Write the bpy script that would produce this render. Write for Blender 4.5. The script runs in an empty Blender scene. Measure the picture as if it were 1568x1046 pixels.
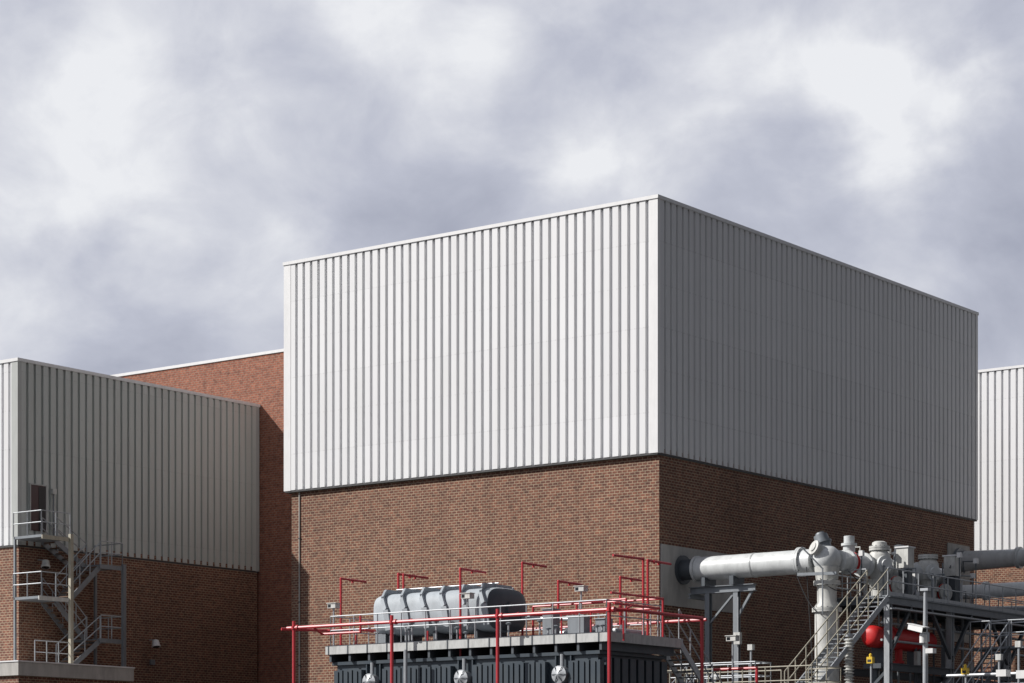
import bpy, math, random
from mathutils import Vector, Matrix
random.seed(4)
D=bpy.data; scene=bpy.context.scene
# ------------------------------------------------------------------ site frame
# site axes: s runs along the sunny facades, b runs along the shaded ones, z up (metres)
CX,CY=6.11,100.0
FR=Matrix(((0.8,0.6,0,CX),(-0.6,0.8,0,CY),(0,0,1,0),(0,0,0,1)))
EYE=1.7; F=3650.0; HZ=1225.0
def qb(u,v,b):      # image pixel back-projected onto the plane b=const -> site coords
    k=(u-784)/F; s=(k*(100+.8*b)-CX-.6*b)/(.8+.6*k); Y=100-.6*s+.8*b
    return Vector((s,b,EYE+(HZ-v)/F*Y))
def qs(u,v,s):  # image pixel back-projected onto a plane of constant s
    k=(u-784)/F; b=(k*(100-.6*s)-CX-.8*s)/(.6-.8*k); Y=100-.6*s+.8*b
    return Vector((s,b,EYE+(HZ-v)/F*Y))
# ------------------------------------------------------------------ materials
def newmat(n):
    m=D.materials.new(n); m.use_nodes=True; nt=m.node_tree; return m,nt,nt.nodes['Principled BSDF']
def N(nt,t,**k):
    n=nt.nodes.new(t)
    for a,b in k.items():
        if a in('operation','blend_type','data_type','interpolation_type','noise_dimensions','wave_type','bands_direction'): setattr(n,a,b)
        else: n.inputs[a].default_value=b
    return n
def mixc(nt,a,b,fac,mode='MIX'):
    m=nt.nodes.new('ShaderNodeMix'); m.data_type='RGBA'; m.blend_type=mode
    for sock,val in((m.inputs[0],fac),(m.inputs[6],a),(m.inputs[7],b)):
        if hasattr(val,'is_output'): nt.links.new(val,sock)
        elif isinstance(val,(int,float)): sock.default_value=val
        else: sock.default_value=(*val,1)
    return m.outputs[2]
def ramp(nt,inp,lo,hi,a=0.,b=1.):
    r=nt.nodes.new('ShaderNodeMapRange'); r.inputs[1].default_value=lo; r.inputs[2].default_value=hi
    r.inputs[3].default_value=a; r.inputs[4].default_value=b
    nt.links.new(inp,r.inputs[0]); return r.outputs[0]
def paint(n,col,rough=.5,metal=0.,dirt=.35,sc=1.5,dcol=None):
    m,nt,p=newmat(n)
    tc=N(nt,'ShaderNodeTexCoord'); mp=N(nt,'ShaderNodeMapping'); mp.inputs['Scale'].default_value=(sc,sc,sc*.35)
    nt.links.new(tc.outputs['Object'],mp.inputs[0])
    no=N(nt,'ShaderNodeTexNoise',Scale=2.2,Detail=5.,Roughness=.65); nt.links.new(mp.outputs[0],no.inputs['Vector'])
    f=ramp(nt,no.outputs[0],.42,.72,0,dirt)
    dc=dcol or tuple(c*.45+.012 for c in col)
    nt.links.new(mixc(nt,col,dc,f),p.inputs['Base Color'])
    p.inputs['Roughness'].default_value=rough; p.inputs['Metallic'].default_value=metal
    return m
def brick(n,c1,c2,mortar,stain=.5):
    m,nt,p=newmat(n)
    uv=N(nt,'ShaderNodeUVMap')
    br=nt.nodes.new('ShaderNodeTexBrick')
    br.inputs['Scale'].default_value=1; br.inputs['Brick Width'].default_value=.26
    br.inputs['Row Height'].default_value=.12; br.inputs['Mortar Size'].default_value=.017
    br.inputs['Mortar Smooth'].default_value=.2; br.inputs['Bias'].default_value=-.1
    br.inputs['Color1'].default_value=(*c1,1); br.inputs['Color2'].default_value=(*c2,1); br.inputs['Mortar'].default_value=(*mortar,1)
    nt.links.new(uv.outputs[0],br.inputs['Vector'])
    n1=N(nt,'ShaderNodeTexNoise',Scale=.22,Detail=5.,Roughness=.6); nt.links.new(uv.outputs[0],n1.inputs['Vector'])
    n2=N(nt,'ShaderNodeTexNoise',Scale=3.6,Detail=5.,Roughness=.8); nt.links.new(uv.outputs[0],n2.inputs['Vector'])
    mp=N(nt,'ShaderNodeMapping'); mp.inputs['Scale'].default_value=(1.6,.09,1); nt.links.new(uv.outputs[0],mp.inputs[0])
    n3=N(nt,'ShaderNodeTexNoise',Scale=1.,Detail=4.,Roughness=.6); nt.links.new(mp.outputs[0],n3.inputs['Vector'])
    a=mixc(nt,br.outputs[0],(.62,.60,.60),ramp(nt,n1.outputs[0],.4,.7,0,stain),'MULTIPLY')
    a=mixc(nt,a,(.45,.42,.42),ramp(nt,n2.outputs[0],.48,.66,0,.8),'MULTIPLY')
    a=mixc(nt,a,(1.55,1.42,1.3),ramp(nt,n2.outputs[0],.48,.33,0,.6),'MULTIPLY')
    a=mixc(nt,a,(.72,.70,.70),ramp(nt,n3.outputs[0],.5,.72,0,.6),'MULTIPLY')
    nt.links.new(a,p.inputs['Base Color']); p.inputs['Roughness'].default_value=.9
    bp=N(nt,'ShaderNodeBump',Strength=.5,Distance=.012); bp.invert=True
    nt.links.new(br.outputs['Fac'],bp.inputs['Height']); nt.links.new(bp.outputs[0],p.inputs['Normal'])
    return m
def cladding(n,col):
    m,nt,p=newmat(n)
    uv=N(nt,'ShaderNodeUVMap')
    sep=N(nt,'ShaderNodeSeparateXYZ'); nt.links.new(uv.outputs[0],sep.inputs[0])
    sn=N(nt,'ShaderNodeVectorMath',operation='SNAP'); sn.inputs[1].default_value=(.92,3.6,1); nt.links.new(uv.outputs[0],sn.inputs[0])
    wn=nt.nodes.new('ShaderNodeTexWhiteNoise'); nt.links.new(sn.outputs[0],wn.inputs['Vector'])
    a=mixc(nt,col,tuple(c*.94 for c in col),wn.outputs[0])
    mp=N(nt,'ShaderNodeMapping'); mp.inputs['Scale'].default_value=(2.2,.12,1); nt.links.new(uv.outputs[0],mp.inputs[0])
    n3=N(nt,'ShaderNodeTexNoise',Scale=1.,Detail=5.,Roughness=.6); nt.links.new(mp.outputs[0],n3.inputs['Vector'])
    a=mixc(nt,a,(.87,.86,.84),ramp(nt,n3.outputs[0],.45,.75,0,.5),'MULTIPLY')
    md=N(nt,'ShaderNodeMath',operation='PINGPONG'); md.inputs[1].default_value=1.8; nt.links.new(sep.outputs[1],md.inputs[0])
    a=mixc(nt,a,(.75,.75,.75),ramp(nt,md.outputs[0],.025,.01,0,.2),'MULTIPLY')
    mx=N(nt,'ShaderNodeMath',operation='PINGPONG'); mx.inputs[1].default_value=.115; nt.links.new(sep.outputs[0],mx.inputs[0])
    mz=N(nt,'ShaderNodeMath',operation='PINGPONG'); mz.inputs[1].default_value=.9; nt.links.new(sep.outputs[1],mz.inputs[0])
    f1=ramp(nt,mx.outputs[0],.03,.02); f2=ramp(nt,mz.outputs[0],.035,.025)
    mm=N(nt,'ShaderNodeMath',operation='MULTIPLY'); nt.links.new(f1,mm.inputs[0]); nt.links.new(f2,mm.inputs[1])
    m2=N(nt,'ShaderNodeMath',operation='MULTIPLY'); m2.inputs[1].default_value=.25; nt.links.new(mm.outputs[0],m2.inputs[0])
    a=mixc(nt,a,(.3,.3,.3),m2.outputs[0])
    nt.links.new(a,p.inputs['Base Color']); p.inputs['Roughness'].default_value=.55
    return m
M={}
M['brick']=brick('brown_brick',(.212,.085,.053),(.118,.046,.033),(.37,.285,.20))
M['brickred']=brick('red_brick',(.34,.120,.072),(.240,.080,.052),(.30,.20,.145),.35)
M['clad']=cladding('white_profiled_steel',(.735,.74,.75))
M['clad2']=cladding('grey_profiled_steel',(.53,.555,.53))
M['trim']=paint('flashing_white',(.74,.74,.74),.45,0,.15)
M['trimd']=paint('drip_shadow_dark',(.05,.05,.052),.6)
M['roof']=paint('roof_membrane',(.22,.22,.22),.9)
M['conc']=paint('concrete',(.46,.445,.42),.9,0,.6,.8)
M['deckedge']=paint('pale_edge_beam',(.52,.53,.52),.6,0,.55,2.5)
M['galv']=paint('galvanised_steel',(.42,.44,.46),.45,.3,.4,3)
M['dsteel']=paint('dark_grey_steel',(.085,.098,.112),.5,.2,.4,2)
M['msteel']=paint('mid_grey_steel',(.22,.24,.26),.5,.2,.4,2)
M['slate']=paint('slate_blue_paint',(.036,.052,.068),.45,0,.45,1.5,(.075,.085,.09))
M['tank']=paint('grey_tank_paint',(.40,.44,.47),.65,0,.45,1.2)
M['duct']=paint('light_grey_duct',(.64,.66,.66),.4,0,.45,1.2)
M['cream']=paint('weathered_cream',(.62,.62,.59),.5,0,.7,2.2)
M['red']=paint('red_pipe_paint',(.50,.035,.045),.4,0,.3,3)
M['redt']=paint('signal_red_paint',(.60,.02,.02),.5,0,.3,1)
M['beige']=paint('beige_steel',(.42,.39,.31),.6,0,.5,3)
M['rust']=paint('rusty_tread',(.19,.115,.075),.8,0,.5,3)
M['white']=paint('white_paint',(.75,.75,.74),.4,0,.2,3)
M['black']=paint('black_rubber',(.02,.02,.022),.6)
M['door']=paint('maroon_door',(.055,.018,.02),.5)
M['yellow']=paint('yellow_paint',(.75,.50,.03),.5)
M['glass']=paint('camera_glass',(.01,.012,.015),.08)
M['msteelc']=paint('grey_flashing',(.42,.435,.42),.5,0,.2)
# ------------------------------------------------------------------ builder
class G:
    def __init__(s,name): s.name=name; s.p={}
    def buf(s,part,mat): return s.p.setdefault((part,mat),([],[]))
    def add(s,part,mat,vs,fs):
        V,Fc=s.buf(part,mat); o=len(V); V+= [tuple(v) for v in vs]; Fc+=[tuple(i+o for i in f) for f in fs]
    def box(s,part,mat,a,c):
        x0,x1=sorted((a[0],c[0]));y0,y1=sorted((a[1],c[1]));z0,z1=sorted((a[2],c[2]))
        s.add(part,mat,[(x0,y0,z0),(x1,y0,z0),(x1,y1,z0),(x0,y1,z0),(x0,y0,z1),(x1,y0,z1),(x1,y1,z1),(x0,y1,z1)],
          [(0,3,2,1),(4,5,6,7),(0,1,5,4),(1,2,6,5),(2,3,7,6),(3,0,4,7)])
    def beam(s,part,mat,p0,p1,w,h):
        p0=Vector(p0);p1=Vector(p1);d=(p1-p0).normalized()
        sd=d.cross(Vector((0,0,1)))
        if sd.length<.05: sd=Vector((1,0,0))
        sd.normalize(); up=sd.cross(d).normalized()
        vs=[p+sd*a*w/2+up*b*h/2 for p in(p0,p1) for a,b in((-1,-1),(1,-1),(1,1),(-1,1))]
        s.add(part,mat,vs,[(0,1,2,3),(7,6,5,4),(0,4,5,1),(1,5,6,2),(2,6,7,3),(3,7,4,0)])
    def ibeam(s,part,mat,p0,p1,w=.2,h=.25,t=.03):
        p0=Vector(p0);p1=Vector(p1);d=(p1-p0).normalized();sd=d.cross(Vector((0,0,1)))
        if sd.length<.05: sd=Vector((1,0,0))
        sd.normalize();up=sd.cross(d).normalized()
        s.beam(part,mat,p0+up*(h/2-t/2),p1+up*(h/2-t/2),w,t); s.beam(part,mat,p0-up*(h/2-t/2),p1-up*(h/2-t/2),w,t)
        s.beam(part,mat,p0,p1,t,h-2*t)
    def lathe(s,part,mat,p0,d,prof,n=20,sx=1,sy=1,cap=True):
        p0=Vector(p0);d=Vector(d).normalized()
        u=d.orthogonal() if abs(d.z)>.9 else Vector((0,0,1)).cross(d)
        u.normalize();w=d.cross(u)
        vs=[];fs=[]
        for t,r in prof:
            for i in range(n):
                a=2*math.pi*i/n; vs.append(p0+d*t+(u*math.cos(a)*sx+w*math.sin(a)*sy)*r)
        for j in range(len(prof)-1):
            for i in range(n):
                fs.append((j*n+i,j*n+(i+1)%n,(j+1)*n+(i+1)%n,(j+1)*n+i))
        if cap:
            fs.append(tuple(range(n))[::-1]); fs.append(tuple((len(prof)-1)*n+i for i in range(n)))
        s.add(part,mat,vs,fs)
    def tube(s,part,mat,p0,p1,r,n=8):
        p0=Vector(p0);p1=Vector(p1);L=(p1-p0).length
        if L<1e-4:return
        s.lathe(part,mat,p0,p1-p0,[(0,r),(L,r)],n)
    def pipe(s,part,mat,pts,r,n=8):
        for a,b in zip(pts,pts[1:]): s.tube(part,mat,a,b,r,n)
        for q in pts[1:-1]: s.ball(part,mat,q,r*1.12,n)
    def ball(s,part,mat,c,r,n=10,fl=1):
        m=6; s.lathe(part,mat,Vector(c)-Vector((0,0,r*fl)),(0,0,1),[((1-math.cos(math.pi*k/m))*r*fl,max(.001,math.sin(math.pi*k/m)*r)) for k in range(m+1)],n)
    def rail(s,part,mat,pts,h=1.1,sp=1.3,r=.026,kick=False):
        pts=[Vector(p) for p in pts]
        for a,b in zip(pts,pts[1:]):
            n=max(1,round((b-a).length/sp))
            for k in range(n+1):
                q=a.lerp(b,k/n); s.tube(part,mat,q,q+Vector((0,0,h)),r,6)
            for hh in(h,h*.52): s.tube(part,mat,a+Vector((0,0,hh)),b+Vector((0,0,hh)),r,6)
            if kick: s.beam(part,mat,a+Vector((0,0,.08)),b+Vector((0,0,.08)),.012,.14)
    def stair(s,part,p0,p1,wv,ms,mt,mr,rails=(1,1),rise=.2):
        p0=Vector(p0);p1=Vector(p1);wv=Vector(wv)
        for o in(0,1): s.beam(part+'_stringer',ms,p0+wv*o-Vector((0,0,.1)),p1+wv*o-Vector((0,0,.1)),.05,.24)
        n=max(3,int(abs(p1.z-p0.z)/rise)); d=(p1-p0);h=Vector((d.x,d.y,0)).normalized()
        for k in range(n):
            q=p0.lerp(p1,(k+.5)/n); a=q-h*.12;bb=q+h*.12
            s.add(part+'_treads',mt,[a,bb,bb+wv,a+wv]+[v-Vector((0,0,.04)) for v in(a,bb,bb+wv,a+wv)],
              [(0,1,2,3),(7,6,5,4),(0,4,5,1),(1,5,6,2),(2,6,7,3),(3,7,4,0)])
        for o,on in zip((0,1),rails):
            if on: s.rail(part+'_handrail',mr,[p0+wv*o,p1+wv*o],1.05,1.0)
    def clad(s,part,mat,ax,fix,sgn,lo,hi,z0,z1,pitch=.46,dep=.095,pan=.30,sl=.018):
        pr=[];x=lo
        while x<hi-1e-3:
            g=pitch-pan-2*sl
            for dx,dd in((0,0),(pan,0),(pan+sl,-dep),(pan+sl+g,-dep)):
                if x+dx<hi: pr.append((x+dx,dd))
            x+=pitch
        pr.append((hi,pr[-1][1]))
        vs=[]
        for x,dd in pr:
            o=fix+sgn*dd
            for z in(z0,z1): vs.append((x,o,z) if ax=='s' else (o,x,z))
        fs=[(2*i,2*i+2,2*i+3,2*i+1) for i in range(len(pr)-1)]
        flip=(ax=='s' and sgn>0) or (ax=='b' and sgn<0)
        if flip: fs=[f[::-1] for f in fs]
        s.add(part,mat,vs,fs)
    def done(s):
        allv=[v for V,_ in s.p.values() for v in V]
        lo=[min(v[i] for v in allv) for i in range(3)];hi=[max(v[i] for v in allv) for i in range(3)]
        o=Vector(((lo[0]+hi[0])/2,(lo[1]+hi[1])/2,lo[2]))
        e=D.objects.new(s.name,None); scene.collection.objects.link(e)
        e.matrix_world=FR@Matrix.Translation(o)
        for (part,mat),(V,Fc) in s.p.items():
            me=D.meshes.new(part); me.from_pydata([Vector(v)-o for v in V],[],Fc); me.materials.append(M[mat])
            uv=me.uv_layers.new(name='UVMap')
            for pl in me.polygons:
                n=pl.normal; ax=0 if abs(n.x)>=abs(n.y) and abs(n.x)>=abs(n.z) else(1 if abs(n.y)>=abs(n.z) else 2)
                for li in pl.loop_indices:
                    v=V[me.loops[li].vertex_index]
                    uv.data[li].uv=(v[1],v[2]) if ax==0 else((v[0],v[2]) if ax==1 else(v[0],v[1]))
            me.polygons.foreach_set('use_smooth',[True]*len(me.polygons)); me.set_sharp_from_angle(angle=.6); me.update()
            ob=D.objects.new(part,me); scene.collection.objects.link(ob); ob.parent=e
        return e
# ------------------------------------------------------------------ ground
gm,nt,p=newmat('asphalt_yard')
tc=N(nt,'ShaderNodeTexCoord'); no=N(nt,'ShaderNodeTexNoise',Scale=.3,Detail=8.,Roughness=.7); nt.links.new(tc.outputs['Object'],no.inputs['Vector'])
nt.links.new(mixc(nt,(.045,.045,.045),(.09,.086,.08),ramp(nt,no.outputs[0],.35,.65)),p.inputs['Base Color']); p.inputs['Roughness'].default_value=.95
me=D.meshes.new('ground'); R=3000; me.from_pydata([(-R,-R,0),(R,-R,0),(R,R,0),(-R,R,0)],[],[(0,1,2,3)]); me.materials.append(gm)
scene.collection.objects.link(D.objects.new('ground',me))
# ------------------------------------------------------------------ buildings
Z0=16.3; Z1=27.1
def hall(name,s0,s1,b0,b1,zb,zt,mat,ins=.28,brick='brick',pitch=.46):
    g=G(name)
    g.box('brick_walls',brick,(s0+ins,b0+ins*.8,0),(s1-ins*.25,b1-ins,zb+.2))
    g.box('steel_frame','trimd',(s0+.15,b0+.15,zb+.05),(s1-.15,b1-.15,zt-.1))
    c=.40
    g.clad('cladding_front',mat,'s',b0,-1,s0+c,s1-c,zb,zt-.12,pitch)
    g.clad('cladding_side',mat,'b',s1,1,b0+c*.5,b1-c*.5,zb,zt-.12,pitch)
    g.clad('cladding_back',mat,'s',b1,1,s0+c,s1-c,zb,zt-.12,pitch)
    g.clad('cladding_far_side',mat,'b',s0,-1,b0+c*.5,b1-c*.5,zb,zt-.12,pitch)
    for (x,y,w1,w2) in((s0,b0,1,1),(s1,b0,-1,1),(s0,b1,1,-1),(s1,b1,-1,-1)):
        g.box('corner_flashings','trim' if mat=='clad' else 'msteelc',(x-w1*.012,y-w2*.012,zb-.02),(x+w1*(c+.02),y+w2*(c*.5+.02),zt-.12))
    g.box('roof','roof',(s0+.05,b0+.05,zt-.2),(s1-.05,b1-.05,zt-.03))
    tm='trim'
    for a,d in(((s0-.05,b0-.05,zt-.15),(s1+.05,b0+.12,zt)),((s0-.05,b1-.12,zt-.15),(s1+.05,b1+.05,zt)),
               ((s0-.05,b0+.12,zt-.15),(s0+.12,b1-.12,zt)),((s1-.12,b0+.12,zt-.15),(s1+.05,b1-.12,zt))):
        g.box('roof_coping',tm,a,d)
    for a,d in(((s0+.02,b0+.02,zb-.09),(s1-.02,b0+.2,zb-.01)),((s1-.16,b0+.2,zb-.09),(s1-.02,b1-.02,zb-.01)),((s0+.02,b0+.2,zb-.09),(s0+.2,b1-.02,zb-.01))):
        g.box('drip_shadow_line','trimd',a,d)  # dark strip stands in for the shadow line under the cladding
    return g
g=hall('turbine_hall',-21.1,0,0,30.25,Z0,Z1,'clad')
g.tube('downpipe','conc',(-20.3,.19,0),(-20.3,.19,Z0-.1),.035)
for z in range(2,16,3): g.box('downpipe_brackets','trimd',(-20.37,.15,z),(-20.23,.222,z+.05))
for (u0,v0,u1,v1) in((1011,833,1124,922),(1450,831,1483,985)):
    a=qs(u0,v0,-.07);c=qs(u1,v1,-.07)
    z1=qs(u0,v0,-.07).z; z0=z1-(2.55 if u0<1100 else 5.0)
    g.box('concrete_surround','conc',(-.25,a.y,z0),(.0,c.y,z1))
g.done()
g=hall('boiler_hall',-35,22,45.3,75,16.2,27.05,'clad'); g.done()
SL=-29.5
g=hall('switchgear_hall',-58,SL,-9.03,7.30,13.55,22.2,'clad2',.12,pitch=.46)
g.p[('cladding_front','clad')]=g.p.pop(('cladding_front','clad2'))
dl=qs(46,812,SL);dr=qs(69,745,SL)
g.box('doorway','door',(SL-.3,dl.y,dl.z),(SL+.04,dr.y,dr.z))
for y in(dl.y-.06,dr.y): g.box('door_frame','msteelc',(SL-.1,y,dl.z),(SL+.07,y+.06,dr.z+.06))
g.box('door_frame','msteelc',(SL-.1,dl.y,dr.z),(SL+.07,dr.y,dr.z+.06))
g.box('door_leaf','black',(SL+.04,dl.y+.5,dl.z+.05),(SL+.055,dr.y-.05,dr.z-.05))
g.done()
g=G('tall_brick_hall')
g.box('brick_walls','brickred',(-60,7.36,0),(-20.6,28,24.75))
g.box('roof_coping','trim',(-60.06,7.30,24.75),(-20.6,28.05,24.90))
g.done()
ar=qs(28,1013,-25.6); zr=ar.z; ae=qs(205,1022,-25.6)
g=G('concrete_annexe')
g.box('brick_walls','brick',(-58,ar.y+.15,0),(-25.75,ae.y-.15,zr-.55))
g.box('parapet','conc',(-58,ar.y,zr-.6),(-25.6,ae.y,zr))
g.box('parapet_flashing','trim',(-58,ar.y-.04,zr),(-25.56,ae.y+.04,zr+.06))
g.done()
# ------------------------------------------------------------------ escape staircase (left)
g=G('escape_staircase')
si,sm,so=SL+.15,SL+1.1,SL+2.05
def bz(u,v,s=SL+1.1): q=qs(u,v,s); return q.y,q.z
b1,z1=bz(42,820);b2,_=bz(86,820)
b3,z3=bz(133,866);b4,_=bz(166,866)
_,z2=bz(70,916); _,z4=bz(150,980); zend=zr+.06
def landing(y0,y1,z,x0=si,x1=so):
    g.box('landings','msteel',(x0,y0,z-.12),(x1,y1,z)); 
landing(b1,b2,z1,si,so); landing(b3,b4,z3); landing(b1,b2,z2); landing(b3,b4,z4)
W=Vector((.9,0,0))
g.stair('flight_1',(si,b2,z1),(si,b3,z3),W,'msteel','rust','galv')
g.stair('flight_2',(sm,b3,z3),(sm,b2,z2),W,'msteel','rust','galv')
g.stair('flight_3',(si,b2,z2),(si,b3,z4),W,'msteel','rust','galv')
g.stair('flight_4',(sm,b3,z4),(sm,b2,zend),W,'msteel','rust','galv')
for z,ya,yb in((z1,b1,b2),(z2,b1,b2)):
    g.rail('landing_rails','galv',[(si,ya,z),(so,ya,z),(so,yb,z)],1.1,.8)
for z in(z3,z4):
    g.rail('landing_rails','galv',[(so,b3,z),(so,b4,z),(si,b4,z)],1.1,.8)
g.rail('landing_rails','galv',[(so,b1-.4,zend),(so,b2,zend)],1.1,.8)
g.box('posts','beige',(so-.02,b2-.1,zend),(so+.14,b2+.08,z1+.15))
g.box('posts','msteel',(so-.02,b4-.06,zend),(so+.14,b4+.12,z3+.1))
g.box('posts','msteel',(si,b4-.06,zend),(si+.12,b4+.06,z3+.1))
g.box('posts','msteel',(si,b1,zend),(si+.1,b1+.1,z1))
g.box('edge_beam','beige',(so,b1,z1-.2),(so+.06,b2-.11,z1-.02)); g.box('edge_beam','cream',(so,b1-.2,z2-.2),(so+.06,b2-.11,z2-.02))
g.box('edge_beam','msteel',(so,b3-.1,z3-.2),(so+.06,b4-.07,z3-.0))
g.box('edge_beam','msteel',(so,b3-.1,z4-.2),(so+.06,b4-.07,z4-.0))
g.done()
def floodlight(name,p,d,arm=None,mat='white',k=.62):
    g=G(name); p=Vector(p); d=Vector(d)
    g.lathe('housing',mat,p,d,[(0,.10*k),(.03*k,.16*k),(.22*k,.19*k),(.3*k,.22*k),(.36*k,.22*k)],12)
    g.lathe('lens','glass',p+d.normalized()*.361*k,d,[(0,.18*k),(.01,.17*k)],12)
    if arm: g.tube('bracket','galv',p,arm,.025)
    g.done()
q=qs(238,980,SL+.4); floodlight('wall_floodlight',q,(.25,-.1,-1),(SL-.08,q.y,q.z+.02),k=1.0)
q=qs(70,858,SL+.5); floodlight('wall_floodlight',q,(.2,-.2,-1),(SL-.08,q.y,q.z+.05),'cream',1.0)
g=G('cable_conduit')
q=qs(82,752,SL+.05); g.box('junction_box','cream',(SL,q.y-.12,q.z-.15),(SL+.15,q.y+.12,q.z+.1)); g.tube('conduit','msteel',(SL+.06,q.y,q.z),(SL+.06,q.y,q.z-2.2),.03)
q=qs(232,990,SL-.05); g.tube('conduit','msteel',q,q-Vector((0,0,1.2)),.02); g.box('junction_box','msteel',q+Vector((-.02,-.15,-.9)),q+Vector((.1,.15,-.65)))
g.done()
# ------------------------------------------------------------------ transformer
TS0,TS1,TB0,TB1=-4.26,8.54,-16.1,-11.5; TZ=7.5
g=G('power_transformer')
g.box('tank_body','slate',(TS0+.25,TB0+.30,0),(TS1-.6,TB1-.3,TZ-.62))
g.box('tank_lid','slate',(TS0+.1,TB0+.18,TZ-.74),(TS1-.45,TB1-.2,TZ-.62))
g.box('deck_slab','msteel',(TS0,TB0,TZ-.12),(TS1,TB1,TZ))
g.box('deck_edge_beam','deckedge',(TS0-.03,TB0-.06,TZ-.34),(TS1+.03,TB0-.0,TZ-.02))
g.box('deck_edge_beam','deckedge',(TS1+.0,TB0+.0,TZ-.34),(TS1+.06,TB1,TZ-.02))
g.box('deck_edge_beam','deckedge',(TS0-.06,TB0,TZ-.34),(TS0,TB1,TZ-.02))
x=TS0+.1
while x<TS1:
    g.box('deck_brackets','dsteel',(x,TB0+.02,TZ-.62),(x+.1,TB1-.02,TZ-.12))
    g.box('deck_brackets','dsteel',(x,TB0-.075,TZ-.34),(x+.05,TB0-.062,TZ-.02)); x+=.95
x=TS0+.3;k=0
fans=[qb(566,1032,TB0)[0],qb(707,1028,TB0)[0],qb(857,1023,TB0)[0]]
while x<TS1-.75:
    if min(abs(x+.2-f) for f in fans)>.42:
        g.box('radiator_panels','slate',(x,TB0+.06,3.0),(x+.40,TB0+.30,TZ-.95))
        g.box('radiator_ribs','slate',(x+.17,TB0+.02,3.0),(x+.22,TB0+.06,TZ-1.0))
    x+=.47
y=TB0+.45
while y<TB1-.6:
    g.box('radiator_panels','slate',(TS1-.6,y,3.0),(TS1-.36,y+.36,TZ-.85)); y+=.5
for f in fans:
    zc=TZ-1.42
    g.lathe('fan_housing','galv',(f,TB0+.3,zc),(0,-1,0),[(0,.28),(.3,.28),(.32,.31),(.36,.31),(.37,.2),(.42,.12),(.46,.02)],18)
    for a in range(6):
        an=a*math.pi/3; g.beam('fan_guard','dsteel',(f,TB0-.15,zc),(f+.3*math.cos(an),TB0-.08,zc+.3*math.sin(an)),.02,.02)
    g.tube('fan_pipe','galv',(f,TB0+.15,zc+.3),(f,TB0+.15,TZ-.7),.07)
    g.box('fan_duct','slate',(f-.35,TB0+.2,2.5),(f-.30,TB0+.32,TZ-.75)); g.box('fan_duct','slate',(f+.30,TB0+.2,2.5),(f+.35,TB0+.32,TZ-.75))
g.rail('deck_rail','galv',[(TS1-.1,TB1-1.1,TZ),(TS1-.1,TB0+.1,TZ),(TS0+.1,TB0+.1,TZ),(TS0+.1,TB1-.1,TZ),(TS1-1.2,TB1-.1,TZ)],1.1,1.15,.024)
for sx,w,h in((6.0,.7,.7),(4.9,.4,1.0),(7.2,.4,.55),(-2.9,.5,.5)):
    g.box('control_cabinets','msteel',(sx,TB0+1.2,TZ),(sx+w,TB0+1.7,TZ+h)); g.box('cabinet_lids','galv',(sx-.03,TB0+1.15,TZ+h),(sx+w+.03,TB0+1.72,TZ+h+.03))
g.pipe('lid_pipes','galv',[(4.5,-14,TZ+.2),(7.5,-14,TZ+.2),(7.5,-12.3,TZ+.2),(7.5,-12.3,TZ-.5)],.09)
g.pipe('lid_pipes','galv',[(2.6,-13.2,TZ+.9),(5.2,-13.2,TZ+.75),(5.2,-13.2,TZ+.1)],.07)
for sx in(4.4,5.6,6.8):
    g.lathe('bushing_turrets','dsteel',(sx,-12.6,TZ-.1),(0,0,1),[(0,.22),(.3,.22),(.3,.27),(.36,.27),(.36,.15),(.6,.12)],14)
for i in range(20):
    sx=random.uniform(TS0+.6,TS1-.6); yy=random.choice((TB0+.6,TB0+.9,TB1-.7)); h=random.uniform(.2,.8)
    g.tube('valves','galv',(sx,yy,TZ),(sx,yy,TZ+h),.035); g.lathe('valves','msteel',(sx,yy,TZ+h),(0,0,1),[(0,.09),(.04,.11),(.08,.04)],10)
g.stair('deck_stair',(TS1-.95,TB1,TZ),(TS1-.95,TB1+4.6,TZ-4.0),(.9,0,0),'galv','msteel','galv')
g.box('stair_head','galv',(TS1-1.1,TB1-.05,TZ-.25),(TS1+.05,TB1+.12,TZ-.001))
g.box('stair_landing','galv',(TS1-1.1,TB1+4.6,TZ-4.15),(TS1+1.2,TB1+6.6,TZ-4.0))
for xx in(TS1-1.0,TS1+1.1):
    for yy in(TB1+4.7,TB1+6.5): g.tube('stair_legs','galv',(xx,yy,0),(xx,yy,TZ-4.1),.06)
g.done()
# conservator tank on saddles
g=G('conservator_tank')
c0=qb(570,0,-15.0)[0]; c1=qb(747,0,-15.2)[0]; L=c1-c0; zc=8.66; yc=-13.95
n=40
def sect(x,ry,rz,e=3.6):
    r=[]
    for i in range(n):
        a=2*math.pi*i/n; ca,sa=math.cos(a),math.sin(a)
        r.append((x,yc+ry*math.copysign(abs(ca)**(2/e),ca),zc+rz*math.copysign(abs(sa)**(2/e),sa)))
    return r
def shell(part,mat,prof,e=3.6):
    vs=[];fs=[]
    for (t,ry,rz) in prof: vs+=sect(c0+t,ry,rz,e)
    for j in range(len(prof)-1):
        for i in range(n): fs.append((j*n+i,j*n+(i+1)%n,(j+1)*n+(i+1)%n,(j+1)*n+i))
    fs.append(tuple(range(n))[::-1]); fs.append(tuple((len(prof)-1)*n+i for i in range(n)))
    g.add(part,mat,vs,[f[::-1] for f in fs])
shell('shell','tank',[(0,.75,.5),(.04,.98,.64),(.14,1.14,.76),(.32,1.22,.80),(L-.18,1.22,.80),(L-.08,1.18,.77)])
shell('end_dish','dsteel',[(L-.079,1.179,.769),(L,1.08,.68),(L+.06,.9,.54),(L+.1,.4,.25)])  # end coloured darker than the shell to carry its shade
nr=6
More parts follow.
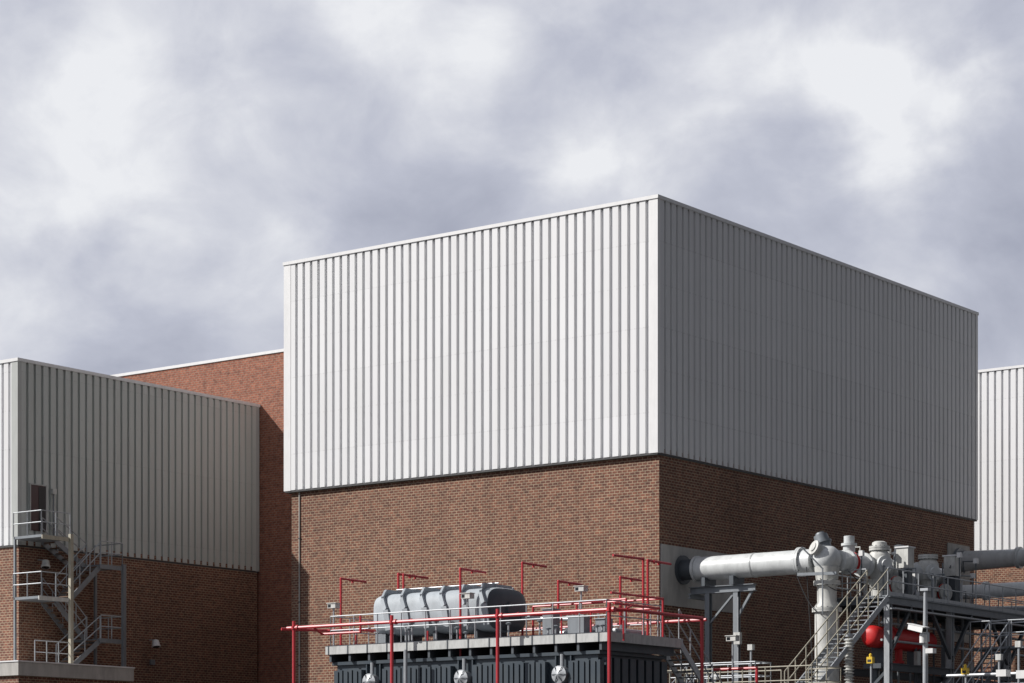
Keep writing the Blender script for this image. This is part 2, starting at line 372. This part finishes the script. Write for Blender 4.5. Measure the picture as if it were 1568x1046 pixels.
for k in range(nr):
    xx=c0+.62+k*(L-1.0)/(nr-1)
    pts=[Vector((xx+.34,yc-1.25,zc-.62)),Vector((xx+.22,yc-1.27,zc+.15)),Vector((xx+.02,yc-1.2,zc+.56)),Vector((xx-.12,yc-.85,zc+.84)),Vector((xx-.14,yc+.85,zc+.84)),Vector((xx-.1,yc+1.24,zc+.3)),Vector((xx-.1,yc+1.24,zc-.6))]
    for a,b in zip(pts,pts[1:]): g.beam('stiffener_fins','tank',a,b,.08,.22)
g.tube('top_pipe','galv',(c0+.5,yc-.2,zc+.98),(c0+L-.3,yc-.2,zc+.98),.03)
for k in range(4):
    xx=c0+.8+k*1.1; g.tube('top_pipe','galv',(xx,yc-.2,zc+.8),(xx,yc-.2,zc+.98),.03)
for xx in(c0+.7,c0+L/2,c0+L-.9): g.box('saddles','dsteel',(xx,yc-.9,TZ),(xx+.15,yc+.9,zc-.7))
g.lathe('manhole','dsteel',(c0+L+.08,yc,zc),(1,0,0),[(0,.3),(.06,.3),(.06,.26),(.1,.25)],18)
g.done()
# ------------------------------------------------------------------ red deluge pipework
g=G('fire_deluge_pipework')
bf=-16.75; q=qb(440,962,bf); zf=q.z; e=qb(933,0,bf)[0]; s0=q.x
rp=.062
g.pipe('front_manifold','red',[(s0,bf,zf),(e,bf,zf),(e+.4,bf+.6,zf),(e+.4,TB1,zf),(e+.4,TB1,1)],rp)
g.pipe('end_loop','red',[(s0-.3,bf,zf-.02),(s0+.6,bf+1.6,zf-.03),(s0+2.0,bf+2.2,zf-.03),(TS0-.3,TB1+.3,zf-.03)],rp*.9)
g.pipe('rear_manifold','red',[(TS0-.3,TB1+.3,zf-.03),(e+.4,TB1+.3,zf-.03)],rp)
g.pipe('upper_loop','red',[(2.2,TB1-.3,zf+.75),(8.0,TB1-.3,zf+.75),(8.0,TB0+1.0,zf+.75)],.04)
for xx in(2.2,4.2,6.2,8.0): g.tube('upper_loop','red',(xx,TB1-.3,TZ),(xx,TB1-.3,zf+.75),.04)
g.pipe('crank_branch','red',[(s0+1.3,bf,zf),(s0+1.3,bf+.5,zf-.25),(s0+3.2,bf+.5,zf-.25),(s0+3.2,bf+.5,zf+.35)],.045)
for k,u in enumerate((450,600,762,933)):
    x=qb(u,0,bf)[0]
    g.tube('front_legs','red',(x,bf,0),(x,bf,zf+.25),rp)
    g.lathe('flanges','red',(x,bf,zf-.06),(0,0,1),[(0,.1),(.12,.1)],10)
    g.lathe('flanges','red',(x+.15,bf,zf),(1,0,0),[(0,.1),(.08,.1)],10)
    g.tube('nozzles','red',(x+.7,bf,zf),(x+.7,bf+.3,zf+.1),.03)
x=qb(621,0,bf)[0]; g.tube('grey_leg','galv',(x,bf,0),(x,bf,TZ-.35),.07)
for u,v,bb in((522,886,-13.2),(610,879,-12.4),(705,871,-15.6),(800,862,-12.6),(985,856,-13.0),(992,858,-12.6),(618,880,-12.4),(855,890,-12.2),(950,884,-12.2)):
    t=qb(u,v,bb)
    g.pipe('uprights','red',[(t.x,bb,TZ-.6),t,(t.x,t.y+(1.5 if u not in(985,) else -1.9),t.z-.02)],.045)
    g.lathe('nozzle_head','red',(t.x,t.y+.7,t.z),(0,0,-1),[(0,.03),(.12,.05)],8)
a=qb(522,958,-15.9);c=qb(812,940,-15.9)
g.tube('mid_run','red',a,(c.x,a.y,a.z),.045)
a=qb(812,943,-13.0);g.pipe('mid_run','red',[a,(8.6,-13,a.z),(8.6,-15.8,a.z)],.045)
a=qb(835,925,-12.5);g.pipe('mid_run','red',[a,(a.x+3.6,-12.5,a.z),(a.x+3.6,-12.5,TZ)],.04)
for u,v in((545,972),(655,966),(860,940),(905,938),(955,950)):
    a=qb(u,v,-15.9); g.tube('droppers','red',a,a-Vector((0,0,.7)),.035)
g.pipe('low_branch','red',[(TS1+.8,TB1+1,6.4),(TS1+2.6,TB1+1,6.4),(TS1+2.6,TB1+1,4)],.05)
g.done()
def box_light(name,u,v,b,h=1.5):
    q=qb(u,v,b); g=G(name)
    g.box('housing','cream',q+Vector((-.2,-.14,-.09)),q+Vector((.2,.14,.09)))
    g.box('hood','cream',q+Vector((-.24,-.17,.09)),q+Vector((.24,.14,.115)))
    g.box('lens','glass',q+Vector((-.17,-.145,-.06)),q+Vector((-.03,-.141,.05)))
    g.tube('pole','galv',q-Vector((0,0,.09)),(q.x,q.y,q.z-h),.035); g.done()
box_light('deck_floodlight',511,928,-13.9,1.9)
box_light('deck_floodlight',890,902,-12.2,2.0)
box_light('deck_floodlight',716,913,-15.7,1.2)
box_light('deck_floodlight',1122,978,-9.0,6)
# ------------------------------------------------------------------ gas insulated bus duct
g=G('gas_insulated_bus_duct')
PB=1.92;PZ=11.49;D1=7.0
def fl(t,r=.5,w=.09,x=.11): return [(t-w,r),(t-w,r+x),(t-.008,r+x),(t-.008,r+x-.02),(t+.008,r+x-.02),(t+.008,r+x),(t+w,r+x),(t+w,r)]
g.lathe('wall_sleeve','dsteel',(-.02,PB,PZ),(1,0,0),[(0,.62),(.12,.62),(.12,.44),(.75,.44)],28)
g.lathe('main_duct','duct',(.7,PB,PZ),(1,0,0),[(0,.56),(.12,.56),(.12,.5)]+fl(2.9,.5,.03,.02)+fl(5.1)+[(5.7,.5)],32)
g.ball('tee_housing','duct',(D1,PB,PZ+.05),.60,24,.95)
g.lathe('riser','cream',(D1,PB,0),(0,0,1),[(0,.5),(.2,.5)]+fl(4.5)+[(6,.5)]+fl(9.45)+[(9.6,.5),(9.75,.40),(10.35,.40)]+fl(10.55,.44)+[(11.2,.52)],28)
g.lathe('top_drum','msteel',(D1-.1,PB,PZ+.45),(-.35,0,1),[(0,.30),(.25,.30),(.25,.37),(.34,.37),(.34,.30),(.62,.29),(.64,.2),(.72,.18)],20)
g.lathe('side_drum','cream',(D1-.1,PB-.3,PZ+.35),(-.4,-.8,.35),[(0,.24),(.3,.24),(.3,.31),(.4,.31),(.41,.2),(.46,.18)],16)
def bolts(c,ax,r,n=14):
    c=Vector(c);ax=Vector(ax).normalized();u=ax.orthogonal().normalized();w=ax.cross(u)
    for i in range(n):
        a=2*math.pi*i/n;p=c+(u*math.cos(a)+w*math.sin(a))*r; g.tube('bolts','dsteel',p-ax*.12,p+ax*.12,.022,6)
bolts((5.8,PB,PZ),(1,0,0),.56);bolts((D1,PB,9.45),(0,0,1),.56);bolts((D1,PB,10.55),(0,0,1),.50)
g.lathe('phase_bus','duct',(D1+.25,PB+.4,PZ+.0),(0,1,0),[(0,.44)]+fl(.75,.40)+[(1.3,.40)]+fl(2.2,.40)+[(3.2,.40)]+fl(4.0,.40)+fl(5.6,.40)+fl(7.2,.40)+[(9.5,.40)],24)
for yy in (.95,1.08): g.lathe('barrier_ring','redt',(D1+.25,PB+.4+yy,PZ),(0,1,0),[(0,.47),(.05,.47)],24)
for (yy,hh) in((5.2,12.45),(9.6,12.2)):
    sx=D1+.65
    g.lathe('phase_riser','cream',(sx,yy,9.9),(0,0,1),[(0,.34),(.3,.34)]+fl(.9,.36)+[(1.3,.40),(1.3,.46),(1.4,.48),(2.0,.46),(2.1,.40)]+fl(2.3,.32)+[(hh-9.9,.30),(hh-9.85,.2)],22)
    bolts((sx,yy,12.2),(0,0,1),.40)
    g.lathe('side_drum','duct',(sx-.2,yy,11.5),(1,-.5,0),[(0,.27),(.6,.27),(.6,.36),(.72,.36),(.72,.22),(.82,.2)],18)
    g.lathe('top_drum','duct',(sx-.5,yy-1.7,11.8),(0,0,1),[(0,.25),(.4,.25),(.4,.33),(.5,.33),(.5,.22),(.8,.22),(.82,.1)],16)
    g.box('drive_cabinet','cream',(sx+.2,yy+1.1,11.45),(sx+.75,yy+1.65,12.3)); g.box('drive_cabinet','trim',(sx+.15,yy+1.05,12.3),(sx+.8,yy+1.7,12.36))
    g.box('drive_base','dsteel',(sx+.25,yy+1.2,10.05),(sx+.7,yy+1.6,11.45))
    g.lathe('breaker_drum','galv',(sx,yy+2.3,10.9),(1,-.2,0),[(-.5,.42),(.1,.42),(.1,.5),(.2,.5),(.2,.3),(.35,.28)],18)
    g.lathe('breaker_drum','cream',(sx+.1,yy+.9,10.7),(1,-.3,0),[(-.4,.3),(.3,.3),(.3,.38),(.4,.38),(.4,.2),(.5,.18)],16)
    g.lathe('barrier_ring','redt',(sx+.32,yy+.83,10.7),(1,-.3,0),[(0,.40),(.05,.40)],16)
    g.pipe('gas_lines','msteel',[(sx+.5,yy-.6,10.1),(sx+.5,yy-.6,11.4),(sx+.3,yy+.8,11.4),(sx+.3,yy+.8,12.0)],.035)
    for j in range(9):
        a=Vector((sx+random.uniform(-.6,1.2),yy+random.uniform(-2.2,3.2),10.0)); h=random.uniform(.7,2.3)
        g.pipe('gas_lines',random.choice(('msteel','dsteel','cream')),[a,a+Vector((0,0,h)),a+Vector((-.5,random.uniform(-.6,.6),h)),a+Vector((-.55,random.uniform(-.6,.6),h-.5))],.028)
        if j%2: g.box('density_monitors','white',a+Vector((-.09,-.09,h-.1)),a+Vector((.09,.09,h+.12)))
for (p0,p1,sag) in(((5.9,1.3,11.0),(7.4,1.2,9.2),.5),((7.0,1.35,10.7),(8.2,2.6,10.6),.45),((7.4,3.0,11.1),(8.6,4.2,10.4),.3),((6.4,1.3,11.2),(6.7,1.3,7.0),.1)):
    p0=Vector(p0);p1=Vector(p1);pr=None
    for k in range(9):
        t=k/8;q=p0.lerp(p1,t)-Vector((0,0,sag*4*t*(1-t)))
        if pr is not None: g.tube('control_cables','black',pr,q,.02,6)
        pr=q
for yy in(.3,2.6): g.pipe('gas_lines','msteel',[(D1+.6,yy+.2,9.2),(D1+.6,yy+.2,11.0),(D1-.2,yy-.1,11.9)],.03)
g.beam('hanger','msteel',(D1-.9,PB-.8,10.9),(D1+.9,PB-.8,10.85),.1,.12)
g.ibeam('support_beam','msteel',(.4,PB,PZ-.92),(3.6,PB,PZ-.92),.3,.3)
g.ibeam('support_beam','msteel',(.8,PB-.7,PZ-1.2),(.8,PB+.7,PZ-1.2),.2,.2)
for x in(1.3,2.7):
    g.ibeam('support_posts','msteel',(x,PB,0),(x,PB,PZ-1.05),.22,.24); g.box('saddle','dsteel',(x-.1,PB-.45,PZ-.78),(x+.1,PB+.45,PZ-.42))
g.beam('braces','msteel',(2.7,PB,PZ-2.2),(3.5,PB,PZ-1.0),.1,.1); g.beam('braces','msteel',(1.3,PB,PZ-2.4),(2.6,PB,PZ-1.1),.08,.08)
g.tube('conduit','galv',(2.86,PB-.16,2),(2.86,PB-.16,PZ-1.3),.03); g.box('isolator_box','cream',(2.75,PB-.35,8.2),(3.05,PB-.16,8.7))
g.done()
g=G('bus_duct')
q=qs(1468,860,0.0)
g.lathe('sleeve','msteel',(0,q.y,q.z),(1,0,0),[(0,.7),(.15,.7),(.15,.55),(.4,.55)],20)
g.lathe('duct','duct',(.35,q.y,q.z),(1,0,0),[(0,.52),(.1,.52)]+fl(3,.44)+fl(7,.44)+fl(11,.44)+[(16,.44)],24)
g.done()
g=G('bus_duct')
q=qs(1470,948,0.0)
g.lathe('sleeve','dsteel',(0,q.y,q.z),(1,0,0),[(0,.75),(.15,.75),(.15,.6),(1,.6)],20)
g.lathe('duct','msteel',(.9,q.y,q.z),(1,0,0),[(0,.6),(.1,.6)]+fl(3,.5)+fl(8,.5)+[(16,.5)],24)
g.done()
g=G('bus_duct')
q=qb(1510,905,18.0)
g.lathe('duct','duct',q,(1,0,0),[(-6,.33)]+fl(0,.33)+fl(4,.33)+[(12,.33)],20)
g.done()
# ------------------------------------------------------------------ access platform
g=G('steel_access_platform')
PS0,PS1,PB0,PB1,PL=6.2,9.4,2.65,24,10.0
g.box('deck_grating','msteel',(PS0,PB0,PL-.04),(PS1,PB1,PL+.0))
g.ibeam('edge_beams','msteel',(PS1,PB0,PL-.2),(PS1,PB1,PL-.2),.2,.32); g.ibeam('edge_beams','dsteel',(PS0,PB0,PL-.2),(PS0,PB1,PL-.2),.2,.32)
y=PB0
while y<PB1:
    g.ibeam('joists','dsteel',(PS0,y,PL-.2),(PS1-.11,y,PL-.2),.14,.28); y+=1.8
for yy in(PB0+.1,8.3,13.9,20):
    for xx,mt in((PS0+.1,'dsteel'),(PS1-.05,'galv')):
        g.ibeam('columns',mt,(xx,yy,0),(xx,yy,PL-.35),.24,.26)
    g.beam('braces','dsteel',(PS1-.05,yy,7.0),(PS0+.1,yy,4.0),.12,.12); g.beam('braces','dsteel',(PS0+.1,yy,7.0),(PS1,yy,4.0),.12,.12)
g.ibeam('low_beams','dsteel',(PS1,PB0,7.1),(PS1,PB1,7.1),.18,.3); g.ibeam('low_beams','dsteel',(PS0,PB0,7.1),(PS0,PB1,7.1),.18,.3)
ys=[PB0+.1,8.3,13.9,20]
for a,c in zip(ys,ys[1:]):
    m=(a+c)/2; g.beam('knee_braces','dsteel',(PS1,a,7.6),(PS1,a+1.9,PL-.35),.13,.13); g.beam('knee_braces','dsteel',(PS1,c,7.6),(PS1,c-1.9,PL-.35),.13,.13)
    g.beam('knee_braces','msteel',(PS1,a,3.6),(PS1,c,7.0),.12,.12)
for i in range(16):
    yy=PB0+.6+i*.9+random.uniform(-.2,.2); xx=random.uniform(PS0+.4,PS1-.2)
    g.tube('service_drops',random.choice(('galv','msteel','dsteel')),(xx,yy,3),(xx,yy,PL-.1),random.choice((.03,.045,.07)))
    if i%3==0: g.box('service_boxes','cream',(xx,yy-.15,7.3+random.uniform(-1,1.2)),(xx+.16,yy+.15,7.9))
for zz in(8.9,8.2): g.tube('service_runs','galv',(PS1-.3,PB0,zz),(PS1-.3,PB1,zz),.05)
g.beam('cable_tray','galv',(PS1+.2,PB0,PL-.55),(PS1+.2,PB1,PL-.55),.3,.06)
g.rail('guard_rail','galv',[(PS0,PB0+1,PL),(PS0,PB0,PL),(PS1-1.0,PB0,PL)],1.1,1.1); g.rail('guard_rail','galv',[(PS1,PB0,PL),(PS1,PB1,PL)],1.1,1.3,.028,True)
g.rail('guard_rail','galv',[(PS0,PB0+1,PL),(PS0,PB1,PL)],1.1,1.5)
g.stair('access_stair',(PS1-.95,PB0,PL),(PS1-.95,PB0-6.6,PL-4.4),(.95,0,0),'galv','msteel','beige')
a=PB0-6.6
g.box('lower_deck','msteel',(PS1-5.5,a-2.2,PL-4.5),(PS1+1.5,a,PL-4.4))
g.ibeam('lower_beams','msteel',(PS1-5.5,a-2.2,PL-4.62),(PS1+1.5,a-2.2,PL-4.62),.16,.24)
g.rail('lower_rail','beige',[(PS1-1.1,a,PL-4.4),(PS1-5.5,a,PL-4.4),(PS1-5.5,a-2.2,PL-4.4),(PS1+1.5,a-2.2,PL-4.4),(PS1+1.5,a,PL-4.4),(PS1+.1,a,PL-4.4)],1.1,1.0)
for xx in(PS1-5.4,PS1-2,PS1+1.4): 
    for yy in(a-2.1,a-.1): g.tube('lower_legs','msteel',(xx,yy,0),(xx,yy,PL-4.5),.08)
g.box('mid_catwalk','msteel',(2.2,-2.4,6.0),(6.2,-1.2,6.08)); g.rail('mid_rail','galv',[(2.2,-1.2,6.08),(2.2,-2.4,6.08),(6.2,-2.4,6.08),(6.2,-1.2,6.08),(2.2,-1.2,6.08)],1.1,.9)
g.stair('mid_stair',(3.0,-2.4,6.08),(3.0,-5.4,4.0),(.8,0,0),'msteel','msteel','galv')
for xx in(2.3,6.1): g.tube('mid_legs','msteel',(xx,-1.8,0),(xx,-1.8,6),.07)
g.box('far_walkway','msteel',(PS1+.3,9.5,8.1),(PS1+6,11,8.2)); g.rail('far_rail','galv',[(PS1+.3,9.5,8.2),(PS1+6,9.5,8.2)],1.1,1.0); g.rail('far_rail','galv',[(PS1+.3,11,8.2),(PS1+6,11,8.2)],1.1,1.0)
g.stair('far_stair',(PS1+1.2,9.5,8.2),(PS1+1.2,3.5,4.0),(.9,0,0),'dsteel','dsteel','galv')
for xx in(PS1+3,PS1+5.8):
    for yy in(9.6,10.9): g.ibeam('far_posts','dsteel',(xx,yy,0),(xx,yy,8.1),.2,.2)
g.done()
g=G('red_pressure_vessel')
a=qs(1330,974,8.6);L=5.4
g.lathe('shell','redt',(a.x,a.y,a.z),(0,1,0),[(0,.1),(.02,.28),(.1,.38),(.25,.45),(1.6,.45),(1.6,.53),(1.75,.53),(1.75,.45),(L-.2,.45),(L-.05,.3),(L,.1)],22)
g.lathe('nozzle','redt',(a.x,a.y+2.6,a.z-.3),(0,0,-1),[(0,.16),(.6,.16),(.6,.24),(.7,.24)],14)
for yy in(.8,3.9): g.box('saddles','dsteel',(a.x-.3,a.y+yy,a.z-1.1),(a.x+.3,a.y+yy+.16,a.z-.2))
g.box('support','dsteel',(a.x-.4,a.y+.3,a.z-1.3),(a.x+.4,a.y+4.6,a.z-1.1))
for yy in(.5,4.3): g.box('legs','dsteel',(a.x-.1,a.y+yy,0),(a.x+.1,a.y+yy+.2,a.z-1.3))
g.done()
def insulator(name,u,v,b,h):
    q=qb(u,v,b); g=G(name); pr=[(0,.12)]
    k=int(h/.13)
    for i in range(k): pr+=[(i*.13+.02,.13),(i*.13+.07,.21),(i*.13+.085,.21),(i*.13+.12,.13)]
    g.lathe('sheds','cream',(q.x,b,q.z-h),(0,0,1),pr,18)
    g.lathe('cap','galv',(q.x,b,q.z),(0,0,1),[(0,.16),(.12,.16),(.13,.05),(.4,.05)],14)
    g.box('plinth','msteel',(q.x-.25,b-.25,0),(q.x+.25,b+.25,q.z-h)); g.done()
insulator('post_insulator',1300,975,-.6,3.2)
g=G('cctv_camera_mast')
q=qb(1417,905,-3.2)
g.lathe('mast','galv',(q.x,q.y,0),(0,0,1),[(0,.11),(q.z-2,.10),(q.z,.07)],12)
c=qb(1411,964,-3.4)
g.beam('camera_body','white',c+Vector((-.42,-.1,.12)),c+Vector((.3,-.35,-.06)),.22,.2)
g.beam('camera_hood','white',c+Vector((-.44,-.1,.24)),c+Vector((.42,-.38,.04)),.27,.02)
g.beam('lens','glass',c+Vector((.3,-.35,-.06)),c+Vector((.31,-.354,-.063)),.16,.14)
g.box('bracket','galv',(q.x-.1,q.y-.25,c.z-.45),(q.x+.12,q.y+.1,c.z-.1)); g.lathe('pan_head','white',(q.x,q.y-.18,c.z-.5),(0,0,1),[(0,.14),(.3,.14),(.36,.05)],12)
g.box('second_camera','white',(q.x+.15,q.y-.3,c.z-.9),(q.x+.45,q.y,c.z-.72))
g.box('mast_head','galv',(q.x-.16,q.y-.12,q.z),(q.x+.16,q.y+.12,q.z+.1))
g.done()
for u,v,b in((1478,1027,-2),(1333,1010,-2)):
    q=qb(u,v,b); g=G('warning_beacon_box')
    g.box('box','yellow',q+Vector((-.12,-.1,-.15)),q+Vector((.12,.1,.1))); g.box('panel','black',q+Vector((-.08,-.104,-.1)),q+Vector((.08,-.101,.0)))
    g.lathe('beacon','yellow',q+Vector((0,0,.1)),(0,0,1),[(0,.06),(.1,.06),(.14,.02)],10)
    g.tube('post','galv',(q.x,q.y+.05,0),(q.x,q.y+.05,q.z-.1),.04); g.done()
g=G('pipe_rack')
for i,(u,v) in enumerate(((1150,990),(1095,1035),(1530,1005),(1560,985))):
    q=qb(u,v,-1.5); g.tube('uprights','galv',(q.x,q.y,0),q,.045)
    g.box('boxes','cream',q+Vector((-.11,-.1,-.15)),q+Vector((.11,.1,.08)))
a=qb(1450,1035,-1.5); g.tube('runs','galv',a,a+Vector((6,0,0)),.06); g.tube('runs','msteel',a+Vector((0,.3,-.4)),a+Vector((6,.3,-.4)),.09)
a=qb(1525,1036,-2.5); g.box('boxes','white',a,a+Vector((.4,.4,.25))); g.box('boxes','white',a+Vector((.8,0,-.1)),a+Vector((1.4,.4,.2)))
g.done()
# ------------------------------------------------------------------ sky
w=D.worlds.new('World'); scene.world=w; w.use_nodes=True; nt=w.node_tree; nt.nodes.clear()
out=nt.nodes.new('ShaderNodeOutputWorld'); bg=nt.nodes.new('ShaderNodeBackground'); bg.inputs[1].default_value=.1
nt.links.new(bg.outputs[0],out.inputs[0])
tosun=Vector((-1.37,-.16,1.02)).normalized()
sky=nt.nodes.new('ShaderNodeTexSky'); sky.sky_type='NISHITA'; sky.sun_disc=False
sky.sun_elevation=math.asin(tosun.z); sky.sun_rotation=math.atan2(tosun.x,tosun.y)
tc=nt.nodes.new('ShaderNodeTexCoord')
wn=N(nt,'ShaderNodeTexNoise',Scale=10.,Detail=6.,Roughness=.55); nt.links.new(tc.outputs['Generated'],wn.inputs['Vector'])
sb=N(nt,'ShaderNodeVectorMath',operation='SUBTRACT'); sb.inputs[1].default_value=(.5,.5,.5); nt.links.new(wn.outputs['Color'],sb.inputs[0])
scn=N(nt,'ShaderNodeVectorMath',operation='SCALE'); scn.inputs['Scale'].default_value=.11; nt.links.new(sb.outputs[0],scn.inputs[0])
ad=N(nt,'ShaderNodeVectorMath',operation='ADD'); nt.links.new(tc.outputs['Generated'],ad.inputs[0]); nt.links.new(scn.outputs[0],ad.inputs[1])
def dirpx(u,v): return Vector(((u-784)/F,1,(HZ-v)/F)).normalized()
blobs=[(200,110,.075,.30),(60,300,.06,.24),(240,220,.05,.22),(390,440,.05,.30),(650,60,.06,.25),(1370,140,.05,.58),(1050,50,.045,.40),(1190,110,.05,.28),(1430,200,.04,.35),(880,210,.04,.32),(1400,400,.05,.22),(20,450,.06,.2),(720,40,.05,.15),(900,270,.04,.15),
       (620,270,.06,-.24),(850,110,.04,-.18),(740,210,.04,-.15),(1150,290,.06,-.14),(1520,50,.05,-.24),(1540,330,.05,-.2),(210,540,.055,-.32),(30,60,.04,-.2),(1530,480,.05,-.12)]
acc=None
for u,v,r,wt in blobs:
    ds=N(nt,'ShaderNodeVectorMath',operation='DISTANCE'); ds.inputs[1].default_value=dirpx(u,v); nt.links.new(ad.outputs[0],ds.inputs[0])
    mr=nt.nodes.new('ShaderNodeMapRange'); mr.interpolation_type='SMOOTHERSTEP'; mr.inputs[1].default_value=r*1.3; mr.inputs[2].default_value=0; mr.inputs[3].default_value=0; mr.inputs[4].default_value=wt
    nt.links.new(ds.outputs['Value'],mr.inputs[0])
    if acc is None: acc=mr.outputs[0]
    else:
        m=N(nt,'ShaderNodeMath',operation='ADD'); nt.links.new(acc,m.inputs[0]); nt.links.new(mr.outputs[0],m.inputs[1]); acc=m.outputs[0]
mp=nt.nodes.new('ShaderNodeMapping'); mp.inputs['Scale'].default_value=(1,1,1.4); mp.inputs['Rotation'].default_value=(0,.35,0); nt.links.new(tc.outputs['Generated'],mp.inputs[0])
n1=N(nt,'ShaderNodeTexNoise',Scale=16.,Detail=8.,Roughness=.55,Distortion=.3); nt.links.new(mp.outputs[0],n1.inputs['Vector'])
nz=ramp(nt,n1.outputs[0],.3,.7,-.28,.28)
m=N(nt,'ShaderNodeMath',operation='ADD'); nt.links.new(acc,m.inputs[0]); nt.links.new(nz,m.inputs[1])
m2=N(nt,'ShaderNodeMath',operation='ADD'); m2.inputs[1].default_value=.47; m2.use_clamp=True; nt.links.new(m.outputs[0],m2.inputs[0])
cr=nt.nodes.new('ShaderNodeValToRGB'); nt.links.new(m2.outputs[0],cr.inputs[0]); el=cr.color_ramp.elements
el[0].position=0; el[0].color=(.39,.41,.50,1); el[1].position=1; el[1].color=(.86,.87,.90,1)
for ps,c in((.4,(.52,.54,.63)),(.7,(.67,.685,.75))): x=el.new(ps); x.color=(*c,1)
# unseen south-east and overhead sky, darkened on purpose to dim the shaded facades
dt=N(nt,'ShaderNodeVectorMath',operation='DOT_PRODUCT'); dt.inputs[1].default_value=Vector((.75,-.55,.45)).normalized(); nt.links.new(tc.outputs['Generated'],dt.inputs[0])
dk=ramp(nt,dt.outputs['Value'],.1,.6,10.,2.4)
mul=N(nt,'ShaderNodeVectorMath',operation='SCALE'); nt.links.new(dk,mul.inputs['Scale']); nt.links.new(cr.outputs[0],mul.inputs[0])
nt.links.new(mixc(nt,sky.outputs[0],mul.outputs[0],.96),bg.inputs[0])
sl=D.lights.new('sun','SUN'); sl.energy=5.0; sl.angle=math.radians(.5); sl.color=(1,.965,.92)
so_=D.objects.new('sun',sl); scene.collection.objects.link(so_); so_.rotation_euler=(-tosun).to_track_quat('-Z','Y').to_euler(); so_.location=(-60,0,60)
# ------------------------------------------------------------------ camera
cam=D.cameras.new('camera'); co=D.objects.new('camera',cam); scene.collection.objects.link(co); scene.camera=co
co.location=(0,0,EYE); co.rotation_euler=(math.radians(90),0,0)
cam.sensor_width=36; cam.lens=36*F/1568; cam.shift_y=(HZ-523)/1568; cam.clip_end=6000; cam.clip_start=.5
scene.view_settings.view_transform='Standard'; scene.view_settings.look='None'; scene.view_settings.exposure=0
